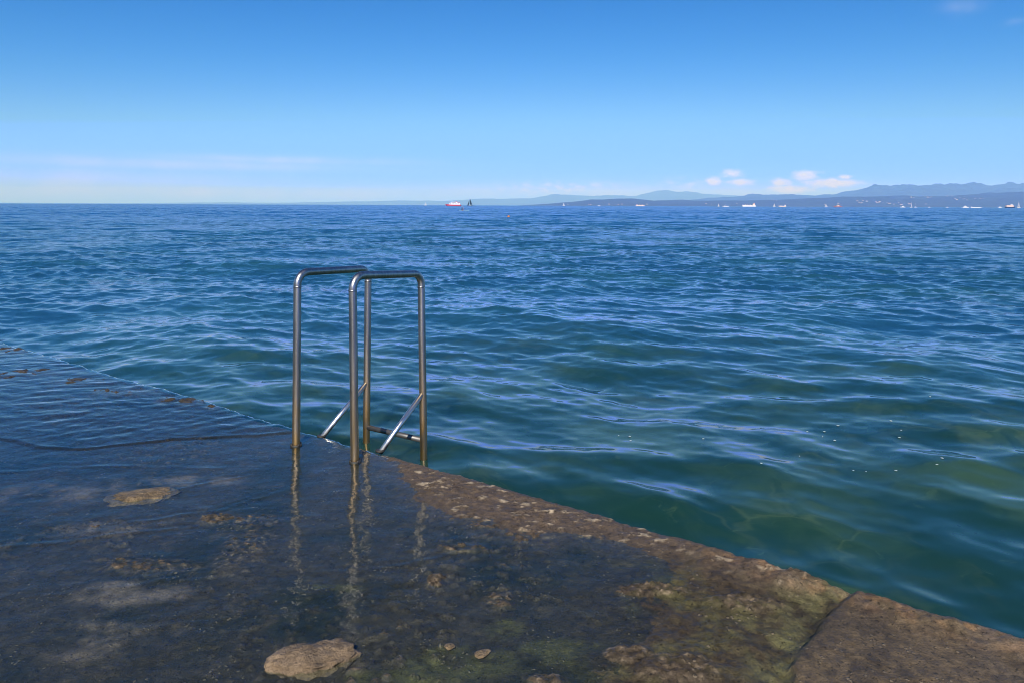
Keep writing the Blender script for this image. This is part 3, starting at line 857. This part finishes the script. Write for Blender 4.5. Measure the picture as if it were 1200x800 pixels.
motor_boat(1089, 3200, 11, 'tiny white motor boat two boats right of the slim sail', -1)
def barge():
    r = place('barge', 1144, 2000, .05); tag(r, 'long low white barge beside the stepped white yacht', 'boat')
    obj('hull', hull_bm(34, 6, 1.3, .12, -.5, .1), WHITE, r)
    obj('coaming', bx(-13, 11, -2.2, 2.2, 1.3, 1.9), WHITE, r)
    obj('wheelhouse', bx(-15.5, -13.2, -1.6, 1.6, 1.3, 3.4, .2, .2), WHITE, r)
barge()
def cargo(px, dist, L, hm, hs, facing, label, band=None, tall=1.0):
    r = place('cargo_ship', px, dist, flip(facing) + .08); tag(r, label, 'ship')
    H = L * .10
    obj('hull', hull_bm(L, L * .16, H, .22, -.4, .5), hm, r)
    w_ = L * .065
    h = obj('deckhouse', bx(-L * .44, -L * .27, -w_, w_, H, H + L * .14 * tall, .3, .5), hs, r)
    obj('window', bx(-L * .42, -L * .262, -w_ * .9, w_ * .9, H + L * .105 * tall, H + L * .125 * tall), BLACK, h)
    obj('funnel', bx(-L * .42, -L * .37, -w_ * .4, w_ * .4, H + L * .14 * tall, H + L * .19 * tall, .4, 0), ORANGE, r)
    pole(r, 'mast', (-L * .31, 0, H + L * .14 * tall), (-L * .31, 0, H + L * .22 * tall), L * .005, hs)
    for x in (-.08, .12, .30):
        pole(r, 'crane_post', (L * x, 0, H), (L * x, 0, H + L * .11), L * .010, hs)
        pole(r, 'crane_jib', (L * x, 0, H + L * .085), (L * (x + .09), 0, H + L * .115), L * .006, hs)
    for x in (-.2, .0, .2):
        obj('hatch_cover', bx(L * x, L * (x + .15), -w_ * .7, w_ * .7, H, H + L * .022), band or hs, r)
cargo(878, 3000, 56, WHITE, CREAM, -1, 'white cargo ship with a cream deckhouse and orange funnel at its right end')
cargo(917, 3600, 38, CREAM, WHITE, -1, 'small pinkish ship between the white cargo ship and the brown workboat')
cargo(750, 4000, 50, CREAM, CREAM, 1, 'long faint pinkish ship off the low pale shore', None, .5)
def workboat():
    r = place('workboat', 982, 2400, math.pi); tag(r, 'brown tug like workboat with a thin tall mast below the hills', 'boat')
    obj('hull', hull_bm(28, 7, 3.2, .3, -.4, .6), RUST, r)
    c = obj('wheelhouse', bx(-3, 6, -2.3, 2.3, 3.2, 7.4, .2, .8), CREAM, r)
    obj('window', bx(0, 5.6, -2.34, 2.34, 5.6, 6.7), BLACK, c)
    obj('aft_house', bx(-9, -3.1, -2, 2, 3.2, 5.0), RUST, r)
    obj('funnel', bx(-5.2, -3.6, -.7, .7, 5.0, 8.4), RUST, r)
    pole(r, 'mast', (1, 0, 7.4), (1, 0, 16), .22, CREAM)
    pole(r, 'derrick', (-4, 0, 5), (-12, 0, 10), .18, CREAM)
workboat()
def roro():
    r = place('car_carrier', 1183.5, 2200, .06); tag(r, 'boxy cream ship with a black hull next to the rightmost sail', 'ship')
    obj('hull', hull_bm(30, 7, 3.6, .25, -.4, .2), BLACK, r)
    d = obj('deckhouse', bx(-13.5, 11.5, -3.1, 3.1, 3.62, 9.0, .3, 2.2, .1), CREAM, r)
    obj('window', bx(-11, 8.5, -3.13, 3.13, 6.6, 7.4), RUST, d)
    obj('wheelhouse', bx(3, 8, -2.4, 2.4, 9.0, 11.0, .1, .8, .1), WHITE, r)
    pole(r, 'mast', (4, 0, 11), (4, 0, 14), .15, WHITE)
roro()
def buoy():
    p = ground(596, 255.2, SEA)
    r = empty('buoy', (p.x, p.y, SEA)); tag(r, 'small round orange marker buoy alone on the open water', 'buoy')
    bm = bmesh.new(); bmesh.ops.create_uvsphere(bm, u_segments=20, v_segments=12, radius=.18)
    for v in bm.verts: v.co.z = v.co.z * 1.15 + .09
    obj('float', bm, paint('faded_orange', (.42, .15, .06), .6), r, True)
    bm = bmesh.new(); sweep(bm, [(.19 * math.cos(a), .19 * math.sin(a), .05) for a in [6.283 * k / 20 for k in range(21)]], .02, 8, False)
    obj('collar', bm, BLACK, r, True)
    pole(r, 'eye_post', (0, 0, .28), (0, 0, .38), .025, BLACK)
buoy()
def paddler():
    p = ground(541.5, 247.0, SEA)
    bd = obj('paddle_board', hull_bm(3.1, .8, .12, .45, -.5, .3), TEAL)
    bd.location = (p.x + .55, p.y, SEA); bd.rotation_euler = (0, 0, .1)
    tag(bd, 'pale teal paddle board with a dark figure on it, below the dark sailing boat', 'paddleboard')
    J = {'pelvis': (0, 0, .36), 'waist': (.02, 0, .55), 'chest': (.05, 0, .78), 'neck': (.06, 0, .93), 'head': (.08, 0, 1.02), 'crown': (.09, 0, 1.13),
         'hl': (.0, .11, .33), 'kl': (.36, .15, .17), 'al': (-.08, .16, .17), 'tl': (-.22, .16, .18), 'hr': (.0, -.11, .33), 'kr': (.36, -.15, .17), 'ar': (-.08, -.16, .17), 'tr': (-.22, -.16, .18),
         'sl': (.05, .19, .84), 'el': (.22, .27, .64), 'wl': (.42, .16, .70), 'fl': (.50, .13, .72), 'sr': (.05, -.19, .84), 'er': (.20, -.30, .62), 'wr': (.36, -.24, .44), 'fr': (.42, -.23, .38)}
    R = dict(pelvis=.13, waist=.11, chest=.14, neck=.055, head=.085, crown=.07, hl=.09, kl=.06, al=.04, tl=.03, hr=.09, kr=.06, ar=.04, tr=.03, sl=.06, el=.045, wl=.032, fl=.03, sr=.06, er=.045, wr=.032, fr=.03)
    ed = [('pelvis', 'waist'), ('waist', 'chest'), ('chest', 'neck'), ('neck', 'head'), ('head', 'crown'), ('pelvis', 'hl'), ('hl', 'kl'), ('kl', 'al'), ('al', 'tl'), ('pelvis', 'hr'), ('hr', 'kr'), ('kr', 'ar'), ('ar', 'tr'),
          ('chest', 'sl'), ('sl', 'el'), ('el', 'wl'), ('wl', 'fl'), ('chest', 'sr'), ('sr', 'er'), ('er', 'wr'), ('wr', 'fr')]
    ks = list(J); me = bpy.data.meshes.new('person')
    me.from_pydata([J[k] for k in ks], [(ks.index(a), ks.index(c)) for a, c in ed], [])
    m, nt = new_mat('wetsuit_and_skin'); b = N(nt)
    oc = b.n('ShaderNodeTexCoord').outputs['Object']; z = b.n('ShaderNodeSeparateXYZ', None, Vector=oc).outputs[2]
    c = b.mix(b.maprange(z, .91, .93), (.02, .022, .035), (.42, .24, .17))
    b.out(b.n('ShaderNodeBsdfPrincipled', None, Base_Color=c, Roughness=.6).outputs[0])
    o = bpy.data.objects.new('person', me); COL.objects.link(o)
    sk = o.modifiers.new('skin', 'SKIN'); me.skin_vertices or None
    layer = me.skin_vertices[0] if len(me.skin_vertices) else None
    if layer is None:
        bmx = bmesh.new(); bmx.from_mesh(me); bmx.verts.layers.skin.verify(); bmx.to_mesh(me); bmx.free(); layer = me.skin_vertices[0]
    for i, k in enumerate(ks): layer.data[i].radius = (R[k], R[k])
    layer.data[0].use_root = True
    o.modifiers.new('subdivision', 'SUBSURF').render_levels = 1
    dg = bpy.context.evaluated_depsgraph_get(); me2 = bpy.data.meshes.new_from_object(o.evaluated_get(dg))
    o.modifiers.clear(); o.data = me2; me2.materials.clear(); me2.materials.append(m)
    o.scale = (1.2, 1.2, 1.2); o.location = (p.x - .1, p.y, SEA - .04); o.rotation_euler = (0, 0, .1)
    tag(o, 'person in a dark suit kneeling upright on the teal paddle board holding a paddle', 'person')
    bm = bmesh.new(); sweep(bm, [(.50, .13, .78), (.36, -.24, .36), (.30, -.42, .16)], .016, 8)
    bmesh.ops.create_cube(bm, size=1, matrix=Matrix.Translation((.26, -.52, .03)) @ Matrix.Rotation(.4, 4, 'X') @ Matrix.Diagonal((.16, .03, .34, 1)))
    pd = obj('paddle', bm, ORANGE); pd.scale = o.scale; pd.location = o.location; pd.rotation_euler = o.rotation_euler
    tag(pd, 'orange paddle held by the kneeling person on the board', 'paddle')
paddler()

# ------------------------------------------------------------------ the air over the water
def haze():
    bm = bmesh.new(); box(bm, -33000, 33000, -400, 33500, -3.2, 760)
    m, nt = new_mat('sea_air'); b = N(nt)
    v = b.n('ShaderNodeVolumePrincipled')
    v.inputs['Color'].default_value = (.15, .37, 1.0, 1); v.inputs['Absorption Color'].default_value = (1, 1, 1, 1); v.inputs['Density'].default_value = HAZE; v.inputs['Anisotropy'].default_value = -.15
    b.out(vol=v.outputs[0])
    tag(obj('haze', bm, m), kind='stuff')
HAZE = 1.1e-4
haze()

# ------------------------------------------------------------------ render settings
vs = scene.view_settings
vs.view_transform = 'Standard'; vs.look = 'None'; vs.gamma = 1; vs.use_curve_mapping = False; vs.exposure = 0.65
scene.render.engine = 'CYCLES'
cy = scene.cycles
cy.max_bounces = 8; cy.transparent_max_bounces = 12; cy.volume_bounces = 0
cy.caustics_reflective = False; cy.caustics_refractive = False
cy.use_denoising = True
cy.filter_width = 1.0
